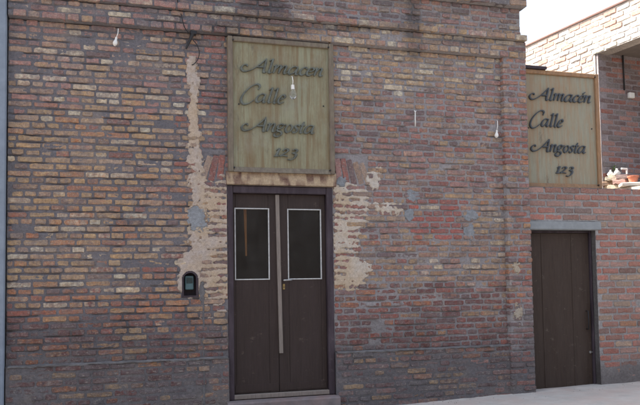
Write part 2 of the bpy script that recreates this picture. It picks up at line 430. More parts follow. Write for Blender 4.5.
# mortar bed: one relief surface with doorway and niche cut out
gs = 0.0125; gz_ = 0.0072
xs = np.arange(X_L, X_R+gs*0.5, gs); zs = np.arange(Z_BOT, Z_TOP+gz_*0.5, gz_)
XX, ZZ = np.meshgrid(xs, zs, indexing='ij')
xm, zm = (xs[:-1]+xs[1:])/2, (zs[:-1]+zs[1:])/2
XM, ZM = np.meshgrid(xm, zm, indexing='ij')
keep = ~(in_door(XM, ZM) | in_niche(XM, ZM))
keep &= ~((XM > X_R-0.045) & (ZM > Z_LT) & (ZM < Z_COR))
PXx, PXy = to_px(XX, 0.0, ZZ)
def mortar_relief(X, Z):
    x, y = to_px(X, 0.0, Z)
    m = 0.0035*fbm(X*7, Z*9, 21, 3)+0.0028*fbm(X*30, Z*34, 23, 3)
    sm = 0.0002+0.0022*fbm(X*1.6, Z*1.6, 29, 3)
    sm = sm+0.0016*sstep(345, 372, y)+0.004*sstep(345, 372, y)*fbm(X*5, Z*14, 37, 4)+0.0018*sstep(120, 40, y)*sstep(230, 60, x)
    sm = sm-0.0025*np.where((x > 416) & (x < 466) & (y > 203) & (y < 236), 1, 0)
    ph = (Z-Z0)/CO; ph = np.abs(ph-np.round(ph))*CO                       # distance from the bed joint
    er = sstep(-0.05, 0.4, fbm(X*4.5, np.round((Z-Z0)/CO)*7.3+0*Z, 33, 3))*(1-sstep(0.004, 0.011, ph))
    return m+sm-0.020*er*(y < 352)
yy = -(face_off(XX, ZZ)+mortar_relief(XX, ZZ))
nb = fbm(XX*3, ZZ*3, 31, 4)[..., None]
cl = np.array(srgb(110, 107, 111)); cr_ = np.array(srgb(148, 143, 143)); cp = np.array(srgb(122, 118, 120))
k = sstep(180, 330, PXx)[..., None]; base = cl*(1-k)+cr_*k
k = sstep(340, 362, PXy+6*nb[..., 0])[..., None]; base = base*(1-k)+cp*k
warm = sstep(0.1, 0.6, nb); base = base*(1-0.35*warm)+np.array(srgb(140, 126, 112))*0.35*warm
base = base*(1+0.22*nb)*stain_tone(XX, ZZ)[..., None]
mcol = np.concatenate([base, np.ones_like(base[..., :1])], -1)
wall = height_mesh('mortar_wall', xs, zs, keep, yy, mcol, M_MORTAR, B, back=0.28)

# --- bricks
def brick_geo(w, h, e, depth=0.03, rough=1.0, R=rng):
    a, b = w/2, h/2; c = min(0.010, h*0.2)
    out = []
    def jit(s): return R.gauss(0, s)*rough
    nl = 4 if w > 0.18 else 2
    cs = [c*R.uniform(0.3, 1.6) for _ in range(4)]
    for k in range(nl+2):                                 # bottom edge, left to right
        t = k/(nl+1); out.append([-a+cs[0]+(2*a-cs[0]-cs[1])*t, -b+jit(.0026)])
    out.append([a-abs(jit(.002)), -b+cs[1]]); out.append([a-abs(jit(.002)), b-cs[2]])
    for k in range(nl+2):
        t = k/(nl+1); out.append([a-cs[2]-(2*a-cs[2]-cs[3])*t, b+jit(.0026)])
    out.append([-a+abs(jit(.002)), b-cs[3]]); out.append([-a+abs(jit(.002)), -b+cs[0]])
    n = len(out); ins = 0.0045
    v = [(p[0], depth, p[1]) for p in out]
    v += [(p[0], -(e-0.0035), p[1]) for p in out]
    v += [(p[0]*(1-ins/a), -(e+jit(.0011)), p[1]*(1-ins/b)) for p in out]
    v.append((jit(.01), -(e+jit(.0015)), jit(.004)))
    f = []
    for r in (0, 1):
        f += [(r*n+k, r*n+(k+1) % n, (r+1)*n+(k+1) % n, (r+1)*n+k) for k in range(n)]
    f += [(2*n+k, 2*n+(k+1) % n, 3*n) for k in range(n)]
    return v, f

bricks = []      # (cx, cz, w, h, tilt, off, e, col)
def lay_course(n, x0, x1, skip, jag=False, hmul=1.0):
    z = zc(n)+CO/2; x = x0+rng.uniform(-0.12, 0.0)
    header = (n % 2 == 0)
    while x < x1-0.03:
        p = rng.random()
        w = (0.122 if (p < 0.82 if header else p < 0.12) else 0.248)+rng.uniform(-0.012, 0.012)
        g = rng.uniform(0.014, 0.026)
        a, b = max(x, x0+rng.uniform(0.0, 0.006)), x+w
        if b > x1-0.05: b = x1+(rng.uniform(-0.008, 0.006) if jag else -0.006)
        if b-a > 0.045:
            xc = (a+b)/2; bx = [(a, b)]
            if skip is not None: bx = skip(a, b, z)
            for (a2, b2) in bx:
                if b2-a2 < 0.04: continue
                xc = (a2+b2)/2; off = float(face_off(np.array(max(xc, X_REC+0.01) if x0 > 2.9 else xc), np.array(z)))
                X_, Y_ = to_px(xc, 0.0, z); X_ = float(X_); Y_ = float(Y_)
                h = CO-rng.uniform(0.019, 0.029)
                e = rng.gauss(0.0070, 0.0036)
                if n in (50, 53, 59): h = CO-rng.uniform(0.008, 0.013); e = rng.gauss(0.011, 0.004)
                if Y_ > 350: e -= 0.0010
                if 416 < X_ < 466 and 203 < Y_ < 236: e = 0.007
                c = pick(X_, Y_)
                bricks.append((xc, z+rng.gauss(0, 0.0018), b2-a2, h, rng.gauss(0, 0.006), off, e, c))
        x = b+g
        if b >= x1-0.01: break
ARCH = [(0.03, 0)]
def skip_main(a, b, z):
    seg = [(a, b)]
    holes = []
    if z < D_TOP+0.03: holes.append((D_X0-0.004, D_X1+0.004))
    elif z < LIN_Z1+0.02: holes.append((D_X0-0.01, D_X1+0.03))
    if in_niche(NI_X, z, 0.02) or NI_Z0-0.03 < z < NI_Z0+NI_H+0.03: holes.append((NI_X-NI_W/2-0.01, NI_X+NI_W/2+0.01))
    if AR_Z0 < z < AR_Z1: holes += [AR_L, AR_R]
    for (h0, h1) in holes:
        ns = []
        for (p, q) in seg:
            if q <= h0 or p >= h1: ns.append((p, q))
            else:
                if p < h0: ns.append((p, h0))
                if q > h1: ns.append((h1, q))
        seg = ns
    return seg
# remains of a relieving arch either side of the signboard's foot
AR_Z0, AR_Z1 = px(350, 186).z, px(350, 156).z
AR_L = (px(202, 165).x, px(225, 165).x); AR_R = (px(335, 170).x, px(368, 170).x)
for n in range(-10, 50):
    lay_course(n, X_L, X_REC, skip_main)
    lay_course(n, X_REC-0.010, X_R, None, jag=True)
for n in range(50, 64):
    lay_course(n, X_L, X_R-(0.045 if 54 <= n < 59 else 0.0), None, jag=True)
soldiers = []
for (x0, x1), sgn in ((AR_L, 1), (AR_R, -1)):
    k = 5 if sgn < 0 else 3
    for i in range(k):
        xc = x0+(i+0.5)*(x1-x0)/k
        t = (i+0.5)/k; tilt = sgn*(0.06+0.34*(1-t if sgn > 0 else t))
        zc_ = (AR_Z0+AR_Z1)/2-(0.03*(t if sgn < 0 else 1-t))
        bricks.append((xc, zc_, 0.30+rng.uniform(-.03, .02), (x1-x0)/k-0.016, math.pi/2-tilt, 0.0, rng.uniform(0.003, 0.008), pick(225, 150)))

def brick_color(cols, X, Z): return [c*s for c in cols for s in (1,)]
area = []
for bi, bk in enumerate(bricks):
    xc, z, w, h, tl, off, e, c = bk
    q0 = to_px(xc-w/2, -off, z); q1 = to_px(xc+w/2, -off, z); q2 = to_px(xc, -off, z+h/2); q3 = to_px(xc, -off, z-h/2)
    vis = 3 < float(q0[0]) and float(q1[0]) < 637 and 3 < float(q2[1]) and float(q3[1]) < 402
    gz = float(ground_z(xc))
    a_ = abs(float(q1[0]-q0[0]))*abs(float(q3[1]-q2[1])) if vis and z > gz+0.03 else 0
    # bricks buried under mortar or behind the signboard are left to the joined rest
    d = e-float(mortar_relief(np.array(xc), np.array(z)))
    if d < 0.002: a_ *= 0.2
    if px(226, 100).x-0.05 < xc < px(334, 100).x+0.05 and LIN_Z1-0.1 < z < Z_REC: a_ = 0
    tn, cm = plaster_masks(np.array(xc), np.array(z))
    if max(float(tn), float(cm)) > 0.4: a_ *= 0.1
    area.append(a_)
solo = set(sorted(range(len(bricks)), key=lambda i: -area[i])[:300])
big = MB(); bigc = []; bigc2 = []
for bi, (xc, z, w, h, tl, off, e, c) in enumerate(bricks):
    v, f = brick_geo(w, h, max(e, 0.0005), depth=0.085 if off > 0.04 else 0.03)
    ct, st_ = math.cos(tl), math.sin(tl)
    v = [(p[0]*ct-p[2]*st_, p[1], p[0]*st_+p[2]*ct) for p in v]
    P = np.array(v); s = stain_tone(P[:, 0]+xc, P[:, 2]+z)
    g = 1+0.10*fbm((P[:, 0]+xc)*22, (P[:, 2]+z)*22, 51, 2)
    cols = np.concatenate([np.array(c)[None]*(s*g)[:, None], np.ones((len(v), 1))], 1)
    q_ = to_px(xc, 0.0, z); c2 = pick(float(q_[0]), float(q_[1])) if tl < 1 else c
    c2 = np.array(c2)*0.65+np.array(c)*0.35
    cols2 = np.concatenate([c2[None]*s[:, None], np.ones((len(v), 1))], 1)
    if bi in solo:
        mesh_obj('brick', v, f, M_BRICK, B, cols, loc=(xc, -off, z), cols2=cols2)
    else:
        big.add([(p[0]+xc, p[1]-off, p[2]+z) for p in v], f); bigc.append(cols); bigc2.append(cols2)
tag(mesh_obj('brickwork', big.v, big.f, M_BRICK, B, np.concatenate(bigc), cols2=np.concatenate(bigc2)), kind='stuff')

# --- plaster and cement left on the wall
def patch(name, x0, x1, z0, z1, which, mat, col_a, col_b, thick=0.010, gs=0.0065):
    xs = np.arange(x0, x1, gs); zs = np.arange(z0, z1, gs); X, Z = np.meshgrid(xs, zs, indexing='ij')
    t, c = plaster_masks(X, Z); mk = t if which == 0 else c
    if which == 0: mk = np.where(c > 0.35, np.minimum(mk, 0.2), mk)
    th = np.clip((mk-0.30)*0.055, -0.008, thick)+0.0018*fbm(X*26, Z*26, 61, 3)
    y = -(face_off(X, Z)+0.002+th)
    kc = (mk[:-1, :-1]+mk[1:, 1:]+mk[1:, :-1]+mk[:-1, 1:])/4 > 0.1
    Xc, Zc = X[:-1, :-1]+gs/2, Z[:-1, :-1]+gs/2
    kc &= ~(in_door(Xc, Zc, 0.002) | in_niche(Xc, Zc, 0.004))
    nn = fbm(X*4, Z*4, 71, 4)[..., None]; k = sstep(-0.5, 0.5, nn)
    col = (np.array(col_a)*(1-k)+np.array(col_b)*k)*(0.65+0.35*stain_tone(X, Z)[..., None])
    col = np.concatenate([col, np.ones_like(nn)], -1)
    return height_mesh(name, xs, zs, kc, y, col, mat, B)
TAN_A, TAN_B = srgb(186, 166, 144), srgb(180, 168, 160)
PIN_A = srgb(190, 170, 156)
patch('plaster_patch', px(170, 300).x, D_X0-0.001, px(200, 330).z, px(200, 54).z, 0, M_PLASTER, TAN_A, TAN_B)
patch('plaster_patch', D_X1+0.001, px(415, 200).x, px(350, 300).z, px(350, 155).z, 0, M_PLASTER, srgb(190, 172, 150), srgb(196, 188, 178))
for _a, _b in ((345, 287), (285, 250)): patch('lime_patch', X_REC+0.01, X_R-0.02, px(514, _a).z, px(514, _b).z, 0, M_PLASTER, srgb(176, 164, 146), srgb(160, 152, 142))
for (a, b, c_, d) in ((180, 212, 240, 200), (196, 210, 404, 275), (402, 424, 226, 186), (458, 482, 244, 206), (334, 350, 190, 172)):
    ca_, cb_ = (srgb(146, 150, 154), srgb(136, 140, 144)) if d != 275 else (srgb(118, 116, 116), srgb(104, 102, 104))
    patch('cement_patch', px(a, c_).x, px(b, c_).x, px((a+b)/2, c_).z, px((a+b)/2, d).z, 1, M_MORTAR, ca_, cb_)

# --- plinth ledges (cement wash on top of the plinth)
def ledge(x0, x1, zt, o0, o1, h, name='plinth_ledge'):
    n = int((x1-x0)/0.018); v = []
    for i in range(n+1):
        x = x0+(x1-x0)*i/n; a = float(fbm(np.array(x*6.), np.array(1.), 81, 3)); b = float(fbm(np.array(x*17.), np.array(4.), 83, 3))
        o = o1+0.009*a+0.007*b; zz = zt+0.009*b+0.006*a
        v += [(x, -o0, zt+h+0.004*a), (x, -o*0.8, zz+h*0.25), (x, -o-0.002, zz), (x, -o-0.001, zz-0.012+0.004*a), (x, -o+0.03, zz-0.020)]
    f = [(i*5+k, (i+1)*5+k, (i+1)*5+k+1, i*5+k+1) for i in range(n) for k in range(4)]
    return mesh_obj(name, v, f, M_LEDGE, B, smooth=False)
ledge(X_L+0.02, D_X0-0.01, Z0, 0.004, 0.050, 0.012)
ledge(D_X1+0.012, X_REC+0.02, Z0, 0.004, 0.050, 0.012)

# --- rendered lintel over the door
mb = MB(); x0, x1 = D_X0-0.012, D_X1+0.035
n = 120; v = []; cc = []
for i in range(n+1):
    x = x0+(x1-x0)*i/n
    for kk, (yo, z) in enumerate(((0.0, LIN_Z1), (-0.042, LIN_Z1-0.005), (-0.05, (LIN_Z1+D_TOP)/2), (-0.044, D_TOP+0.012), (0.03, D_TOP+0.004))):
        q = float(fbm(np.array(x*14.), np.array(z*14.), 91, 3))
        v.append((x, yo-0.010*q, z)); t = 0.5+0.5*float(fbm(np.array(x*13.), np.array(z*22.), 93, 4))
        cA, cB = srgb(186, 166, 140), srgb(112, 86, 78); w = float(sstep(.4, .56, np.array(t)))
        cc.append([cA[k]*w+cB[k]*(1-w) for k in range(3)]+[1])
f = [(i*5+k, i*5+k+1, (i+1)*5+k+1, (i+1)*5+k) for i in range(n) for k in range(4)]+[tuple(range(4, -1, -1)), tuple(n*5+k for k in range(5))]
mesh_obj('lintel', v, f, M_PLASTER, B, cc)

# --- rest of the building: room behind the door, roof, rear walls
mb = MB(); mb.box(X_L+.02, X_R-.06, 0.285, 5.0, 3.55, 3.72); mb.build('roof', M_ROOF, B)
mb = MB(); mb.box(X_L+.02, X_L+.27, 0.285, 5.0, -0.4, 3.545); mb.box(X_R-.31, X_R-.06, 0.285, 5.0, -0.4, 3.545); mb.box(X_L+.275, X_R-.315, 4.75, 4.995, -0.4, 3.545)
mb.build('rear_wall', M_RENDER, B)
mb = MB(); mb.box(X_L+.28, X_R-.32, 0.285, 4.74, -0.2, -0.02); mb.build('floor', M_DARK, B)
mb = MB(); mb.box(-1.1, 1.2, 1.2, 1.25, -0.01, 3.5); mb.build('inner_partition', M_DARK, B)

# --- the double door
YF = -0.012                                    # front of the door frame
JW = 0.066
mb = MB()
mb.box(D_X0+0.004, D_X0+JW, YF, 0.12, SILL_Z, D_TOP-0.002, 0.006)
mb.box(D_X1-JW-0.012, D_X1-0.004, YF, 0.12, SILL_Z, D_TOP-0.002, 0.006)
mb.box(D_X0+JW+0.001, D_X1-JW-0.013, YF+0.004, 0.12, D_TOP-0.085, D_TOP-0.004, 0.006)
door = mb.build('double_door', M_JAMB, B, smooth=False); door['label'] = 'dark brown double door with two tall glazed panes and bare wood cover strip'
YL = 0.045                                     # leaf front
lx0, lx1 = D_X0+JW+0.004, D_X1-JW-0.016; lz0, lz1 = 0.055, D_TOP-0.088
xmid = px(279.5, 300).x
pz0L, pz1L = px(252, 279, YL).z, px(252, 209, YL).z
def leaf(xa, xb, pa, pb, za, zb):
    mb = MB(); d = YL+0.04
    zlo = lz0
    mb.box(xa, pa, YL, d, zlo, lz1, 0.003); mb.box(pb, xb, YL, d, zlo, lz1, 0.003)
    mb.box(pa+.0005, pb-.0005, YL, d, zb, lz1, 0.003); mb.box(pa+.0005, pb-.0005, YL+.001, d, zlo, za, 0.003)
    o = mb.build('door_leaf', M_DOOR, door)
    g = MB().box(pa-.01, pb+.01, YL+0.018, YL+0.024, za-.01, zb+.01).build('pane', M_GLASS, door)
    t = MB(); tw = 0.011; y0 = YL-0.008
    t.box(pa-tw, pa+.002, y0, YL+.012, za-tw, zb+tw, .002); t.box(pb-.002, pb+tw, y0, YL+.012, za-tw, zb+tw, .002)
    t.box(pa+.0025, pb-.0025, y0, YL+.012, zb-.002, zb+tw, .002); t.box(pa+.0025, pb-.0025, y0, YL+.012, za-tw, za+.002, .002)
    t.build('pane_trim', M_TRIM, door)
    pn = MB(); 
    pn.box(xa+.012, xb-.012, YL-.004, YL+.002, zlo+.015, zlo+.10, .002)
    pn.build('kick_rail', M_DOOR, door)
leaf(lx0, xmid-0.003, px(235.5, 245, YL).x, px(268.5, 245, YL).x, pz0L, pz1L)
leaf(xmid+0.003, lx1, px(288.5, 245, YL).x, px(320.5, 245, YL).x, px(305, 278.5, YL).z, px(305, 210, YL).z)
# bare wood strip that covers the meeting edge, ends above the bottom
a = px(276.8, 195, YL); b = px(281.0, 353, YL); mb = MB(); hw = 0.021
mb.hexa([(b.x-hw, YL-.022, b.z), (b.x+hw, YL-.022, b.z), (a.x+hw, YL-.022, a.z), (a.x-hw, YL-.022, a.z),
         (b.x-hw, YL+.004, b.z), (b.x+hw, YL+.004, b.z), (a.x+hw, YL+.004, a.z), (a.x-hw, YL+.004, a.z)])
mb.build('cover_strip', M_STRIP, door)
h0 = px(284, 280.3, YL-.03); mb = MB()
mb.tube([(h0.x, YL, h0.z), (h0.x, YL-.045, h0.z)], .009, 10); mb.tube([(h0.x-.008, YL-.045, h0.z), (h0.x+.05, YL-.047, h0.z+.003), (h0.x+.092, YL-.042, h0.z+.001)], [.010, .009, .008], 10)
mb.build('handle', M_METAL, door, smooth=True)
k0 = px(283.8, 286.5, YL); MB().box(k0.x-.014, k0.x+.014, YL-.008, YL+.002, k0.z-.035, k0.z+.03, .003).build('lock_plate', M_BRASS, door)
MB().tube([(k0.x, YL-.012, k0.z-.008), (k0.x, YL-.002, k0.z-.008)], .006, 8).build('keyhole', M_BLACK, door)
MB().box(lx0-.01, lx1+.012, YF+.006, .11, SILL_Z+.003, lz0-.006, .006).build('threshold', M_STRIP, door)
# stick leaning inside behind the left pane
a = px(244.5, 206, .16); b = px(246, 256, .16)
mb = MB(); mb.hexa([(b.x-.010, .14, b.z), (b.x+.008, .14, b.z), (a.x+.018, .14, a.z), (a.x-.016, .14, a.z), (b.x-.010, .16, b.z), (b.x+.008, .16, b.z), (a.x+.018, .16, a.z), (a.x-.016, .16, a.z)])
tag(mb.build('wooden_slat', M_WOOD), 'narrow orange wooden slat standing behind the left door pane', 'slat')
# doorstep
mb = MB(); n = 26; v = []
xa, xb = D_X0-0.03, D_X1+0.02
for i in range(n+1):
    x = xa+(xb-xa)*i/n; q = float(fbm(np.array(x*5.), np.array(2.), 101, 3)); r = float(fbm(np.array(x*13.), np.array(5.), 103, 3))
    v += [(x, 0.1, -.008), (x, -0.03, -.010+.003*r), (x, -.11+.006*q, -.018+.006*r), (x, -.125+.008*q, -.034), (x, -.12+.006*r, -.42)]
f = [(i*5+k, (i+1)*5+k, (i+1)*5+k+1, i*5+k+1) for i in range(n) for k in range(4)]+[(0, 1, 2, 3, 4), tuple(n*5+k for k in range(4, -1, -1))]
mesh_obj('doorstep', v, f, M_STONE, B, smooth=False)

# --- meter niche
def arch_pts(g, n=12):
    r = NI_W/2+g; zt = NI_Z0+NI_H-NI_W/2
    return [(NI_X-r, NI_Z0-g), (NI_X+r, NI_Z0-g)]+[(NI_X+r*math.cos(math.pi*k/n), zt+r*math.sin(math.pi*k/n)) for k in range(n+1)]
mb = MB(); pa, pb = arch_pts(0.006), arch_pts(-0.016); n = len(pa)
v = [(p[0], -.008, p[1]) for p in pa]+[(p[0], -.010, p[1]) for p in pb]+[(p[0], .10, p[1]) for p in pb]+[(p[0], .10, p[1]) for p in pa]
f = [(k, (k+1) % n, n+(k+1) % n, n+k) for k in range(n)]+[(n+k, n+(k+1) % n, 2*n+(k+1) % n, 2*n+k) for k in range(n)]+[(3*n+k, 3*n+(k+1) % n, (k+1) % n, k) for k in range(n)]
f += [tuple(2*n+k for k in range(n))]
nich = mesh_obj('meter_box', v, f, M_JAMB, B); nich['label'] = 'small arched niche with an electricity meter'
MB().box(NI_X-.05, NI_X+.045, .03, .09, NI_Z0+.08, NI_Z0+.235, .008).build('meter', M_METER, nich)
MB().box(NI_X-.036, NI_X+.032, .026, .031, NI_Z0+.15, NI_Z0+.215, .002).build('meter_window', M_GLASS, nich)

# --- cables and bracket at the top of the chase
def cable(name, pts, r, mat, label, cat, group=None):
    o = MB().tube([tuple(p) for p in catmull(pts, 6)], r, 6).build(name, mat, None, smooth=True)
    return tag(o, label, cat, group)
P3 = lambda x, y, Y: tuple(px(x, y, Y))
cable('cable', [P3(174, -22, -.14), P3(176.5, -4, -.125), P3(180, 10, -.06), P3(182, 18, -.11), P3(184.5, 27, -.11), P3(189, 33.5, -.08)], .006, M_BLACK, 'thin black cable dropping over the brick cornice to an iron bracket', 'cable')
cable('cable', [P3(193, 40, -.05), P3(197, 45, -.06), P3(199.3, 52, -.05), P3(198, 59, -.04), P3(194, 64, -.03), P3(191, 65, .0)], .005, M_BLACK, 'short black cable looping into the hole atop the plaster chase', 'cable')
mb = MB(); a = px(193, 33, -.06); b = px(186, 49, -.03); mb.tube([tuple(a), tuple(b)], [.022, .010], 8); mb.box(a.x-.03, a.x+.04, -.075, -.0, a.z-.015, a.z+.03, .006)
tag(mb.build('iron_bracket', M_BLACK), 'dark iron bracket under the cornice at the head of the plaster chase', 'bracket')

# ---------------------------------------------------------------- signboards with raised calligraphic letters
GL = {
 'l': [[(-.06, 1.5), (.14, 1.72), (.2, 1.7), (.2, 1.0), (.19, .2), (.28, .0), (.48, .12)]],
 'a': [[(.74, .92), (.5, 1.0), (.2, .82), (.05, .42), (.12, .08), (.32, .02), (.58, .3), (.74, .8)], [(.78, 1.0), (.73, .5), (.74, .1), (.86, .0), (1.02, .14)]],
 'm': [[(-.04, .84), (.1, 1.0), (.14, .9), (.12, .4), (.1, .0)], [(.12, .42), (.34, .88), (.5, 1.0), (.6, .85), (.58, .4), (.56, .0)], [(.58, .42), (.8, .88), (.97, 1.0), (1.07, .85), (1.03, .3), (1.1, .02), (1.32, .14)]],
 'n': [[(-.04, .84), (.1, 1.0), (.14, .9), (.12, .4), (.1, .0)], [(.12, .42), (.34, .88), (.52, 1.0), (.62, .85), (.58, .3), (.66, .02), (.88, .14)]],
 'c': [[(.58, .8), (.48, .98), (.24, .9), (.05, .5), (.1, .12), (.3, .0), (.62, .2)]],
 'e': [[(.08, .46), (.4, .55), (.58, .78), (.44, 1.0), (.2, .88), (.04, .45), (.1, .1), (.3, .0), (.62, .2)]],
 'o': [[(.36, 1.0), (.12, .78), (.05, .35), (.26, .0), (.54, .22), (.62, .66), (.38, 1.0)]],
 's': [[(.52, .84), (.36, 1.0), (.15, .85), (.25, .6), (.42, .36), (.36, .08), (.16, .0), (.0, .16)]],
 't': [[(.26, 1.42), (.2, 1.0), (.17, .2), (.28, .0), (.46, .12)], [(.0, .97), (.46, 1.0)]],
 'g': [[(.55, .84), (.38, 1.0), (.12, .85), (.08, .55), (.25, .4), (.46, .52), (.55, .8)], [(.2, .42), (.1, .26), (.2, .1), (.5, .02), (.6, -.26), (.38, -.56), (.08, -.54), (-.05, -.3), (.14, -.06)], [(.55, .86), (.78, .96)]],
 'A': [[(-.72, .62), (-.86, .84), (-1.12, .7), (-1.2, .34), (-.9, .0), (-.42, .14), (.1, .66), (.5, 1.3), (.72, 1.72)], [(.72, 1.76), (.78, 1.1), (.8, .3), (.9, .0), (1.1, .1)], [(.12, .64), (.8, .66)]],
 'C': [[(1.12, 1.30), (1.16, 1.62), (.9, 1.78), (.5, 1.5), (.16, .9), (.08, .3), (.34, -.08), (.72, .02), (1.0, .34)]],
 '1': [[(.02, .8), (.2, 1.02), (.2, .5), (.19, .02)], [(.02, .0), (.38, .02)]],
 '2': [[(.08, .72), (.18, .96), (.38, .98), (.48, .76), (.3, .4), (.03, .06), (.3, .1), (.62, .02)]],
 '3': [[(.1, .84), (.28, 1.0), (.48, .86), (.42, .62), (.24, .5), (.5, .34), (.52, -.1), (.3, -.42), (.02, -.4)]],
}
def glyph(ch, s, thick, wide, acc=False):
    mb = MB(); lift = 0.0; strokes = list(GL[ch])
    if acc: strokes = strokes+[[(.34, 1.22), (.56, 1.5)]]
    for st_ in strokes:
        P = catmull(st_, 6); n = len(P); pts = [np.array([(p[0]+0.24*p[1])*s, p[1]*s]) for p in P]
        v = []
        for i, p in enumerate(pts):
            t = pts[min(i+1, n-1)]-pts[max(i-1, 0)]; L = np.hypot(*t) or 1; t = t/L; nr = np.array([-t[1], t[0]])
            ang = math.atan2(t[1], t[0]); w = wide*s*(0.36+0.64*abs(math.sin(ang-math.radians(38))))*0.5
            end = min(i, n-1-i)/max(1, n-1); w *= 0.55+0.45*min(1, end*6)
            th = thick+lift+0.0018*i/n
            for (q, d) in ((-1, 0), (-1, .55), (-.55, 1), (.55, 1), (1, .55), (1, 0)):
                c = p+nr*q*w; v.append((c[0], -th*d, c[1]))
        f = [(i*6+k, i*6+k+1, (i+1)*6+k+1, (i+1)*6+k) for i in range(n-1) for k in range(5)]
        f += [(5, 4, 3, 2, 1, 0), tuple((n-1)*6+k for k in range(6))]
        mb.add(v, f); lift += 0.0024
    return mb
ADV = dict(l=.52, a=1.04, m=1.36, n=.9, c=.66, e=.68, o=.74, s=.6, t=.52, g=.82, A=1.12, C=1.18)
ADV.update({'1': .46, '2': .7, '3': .6})
def write(word, x, z, width, s, y, mat, parent, wide=.28, accent=None, capscale=1.0):
    """word from x (left ink edge) along `width`, baseline z; s = x-height"""
    lead = 1.2 if word[0] == 'A' else 0.0
    tot = lead+sum(ADV[c]*(capscale if (i == 0) else 1) for i, c in enumerate(word))+0.1
    kx = width/(tot*s); cx = x+lead*s*kx
    for i, ch in enumerate(word):
        sc = s*(capscale if i == 0 else 1)
        g = glyph(ch, sc, 0.022, wide/(capscale if i == 0 else 1)*1.0, acc=(accent == i))
        g.v = [(p[0]*kx, p[1], p[2]) for p in g.v]
        o = g.build('letter', mat, parent, smooth=False); o.location = (cx, y, z-(0.02 if ch == 'C' else 0))
        cx += ADV[ch]*sc*kx
def signboard(name, label, loc, w, h, mats, accent, lines, tiltz=0.0, depth=0.06):
    M_P, M_F, M_L = mats
    R = empty(name, loc, tiltz); tag(R, label, 'sign', 'signboards of the shop')
    fw = 0.058
    p = MB().box(fw-.01, w-fw+.01, -depth*.55, 0.0, fw-.01, h-fw+.01); p.build('panel', M_P, R)
    for (a, b, c, d, yy_) in ((0, fw, 0.0, h, .0), (w-fw, w, 0.0, h, .0)):
        MB().box(a, b, -depth-.004, .012, c, d, .008).build('frame_rail', M_F, R)
    MB().box(fw+.001, w-fw-.001, -depth, .012, h-fw, h-.001, .008).build('frame_rail', M_F, R)
    mb = MB(); mb.hexa([(fw+.001, -depth-.012, .0), (w-fw-.001, -depth-.012, .0), (w-fw-.001, -depth*.55-.004, fw), (fw+.001, -depth*.55-.004, fw),
                        (fw+.001, .012, .0), (w-fw-.001, .012, .0), (w-fw-.001, .012, fw), (fw+.001, .012, fw)])
    mb.build('sill_rail', M_F, R)
    for (word, u, v, wd, s, cap) in lines:
        write(word, u*w, v*h, wd*w, s, -depth*.55, M_L, R, accent=accent if word == 'Almacen' else None, capscale=cap)
    for (u, v_) in ((.05, .97), (.95, .97), (.05, .03), (.95, .03), (.10, .5), (.90, .52)):
        MB().tube([(u*w, -depth-.012 if u in (.05, .95) else -depth*.55-.008, v_*h), (u*w, -depth*.5, v_*h)], .009, 8).build('screw', M_BLACK, R)
    return R
LINES = [('Almacen', .115, .745, .79, .094, 1.0), ('Calle', .10, .52, .43, .100, 1.28), ('Angosta', .115, .305, .70, .094, 1.0), ('123', .415, .125, .225, .086, 1.0)]
s0 = px(228, 172, -.03); s1 = px(334, 173, -.03); t0 = px(280, 41, -.03)
SW = s1.x-s0.x; SH = t0.z-s0.z
s1_ = signboard('signboard', 'weathered green-grey signboard over the double door, raised letters of its own colour', (s0.x, -.02, s0.z), SW, SH, (M_SIGN1, M_FRAME1, M_LET1), None, LINES)

# ---------------------------------------------------------------- boundary wall with the small door
BW = empty('boundary_wall', (3.31, 0.0, 0.0)); tag(BW, 'low red brick wall with a plain brown door beside the brick building', 'wall')
YB = 0.03                                      # front plane
BC = 0.0885
bx0, bx1 = 3.315, 6.2
BTOP = px(585, 187.6, YB).z
dX0, dX1, dZT, dZ0 = px(531, 300, YB).x, px(597.5, 300, YB).x, px(560, 230, YB).z, px(560, 389, YB).z-.02
lz_a, lz_b = dZT, px(560, 221, YB).z
gs = 0.0125
xs = np.arange(bx0, bx1, gs); zs = np.arange(-.5, BTOP-.012, gs); X, Z = np.meshgrid(xs, zs, indexing='ij'); XM, ZM = X[:-1, :-1]+gs/2, Z[:-1, :-1]+gs/2
kp = ~((XM > dX0) & (XM < dX1) & (ZM < lz_b-.002))
rel = 0.003*fbm(X*8, Z*10, 121, 3)+0.0022*fbm(X*30, Z*33, 123, 3)
x_, y_ = to_px(X, YB, Z)
low = sstep(350, 376, y_+8*fbm(X*4, Z*4, 125, 3)); rel = rel+0.012*low
nb = fbm(X*3, Z*3, 127, 4)[..., None]
base = np.array(srgb(158, 154, 152))*(1+.18*nb); base = base*(1-low[..., None])+np.array(srgb(122, 116, 114))*(1+.2*nb)*low[..., None]
height_mesh('mortar_wall', xs-3.31, zs, kp, YB-rel, np.concatenate([base, np.ones_like(nb)], -1), M_MORTAR, BW, back=.33)
n = 0; z = BTOP
nbk = 0
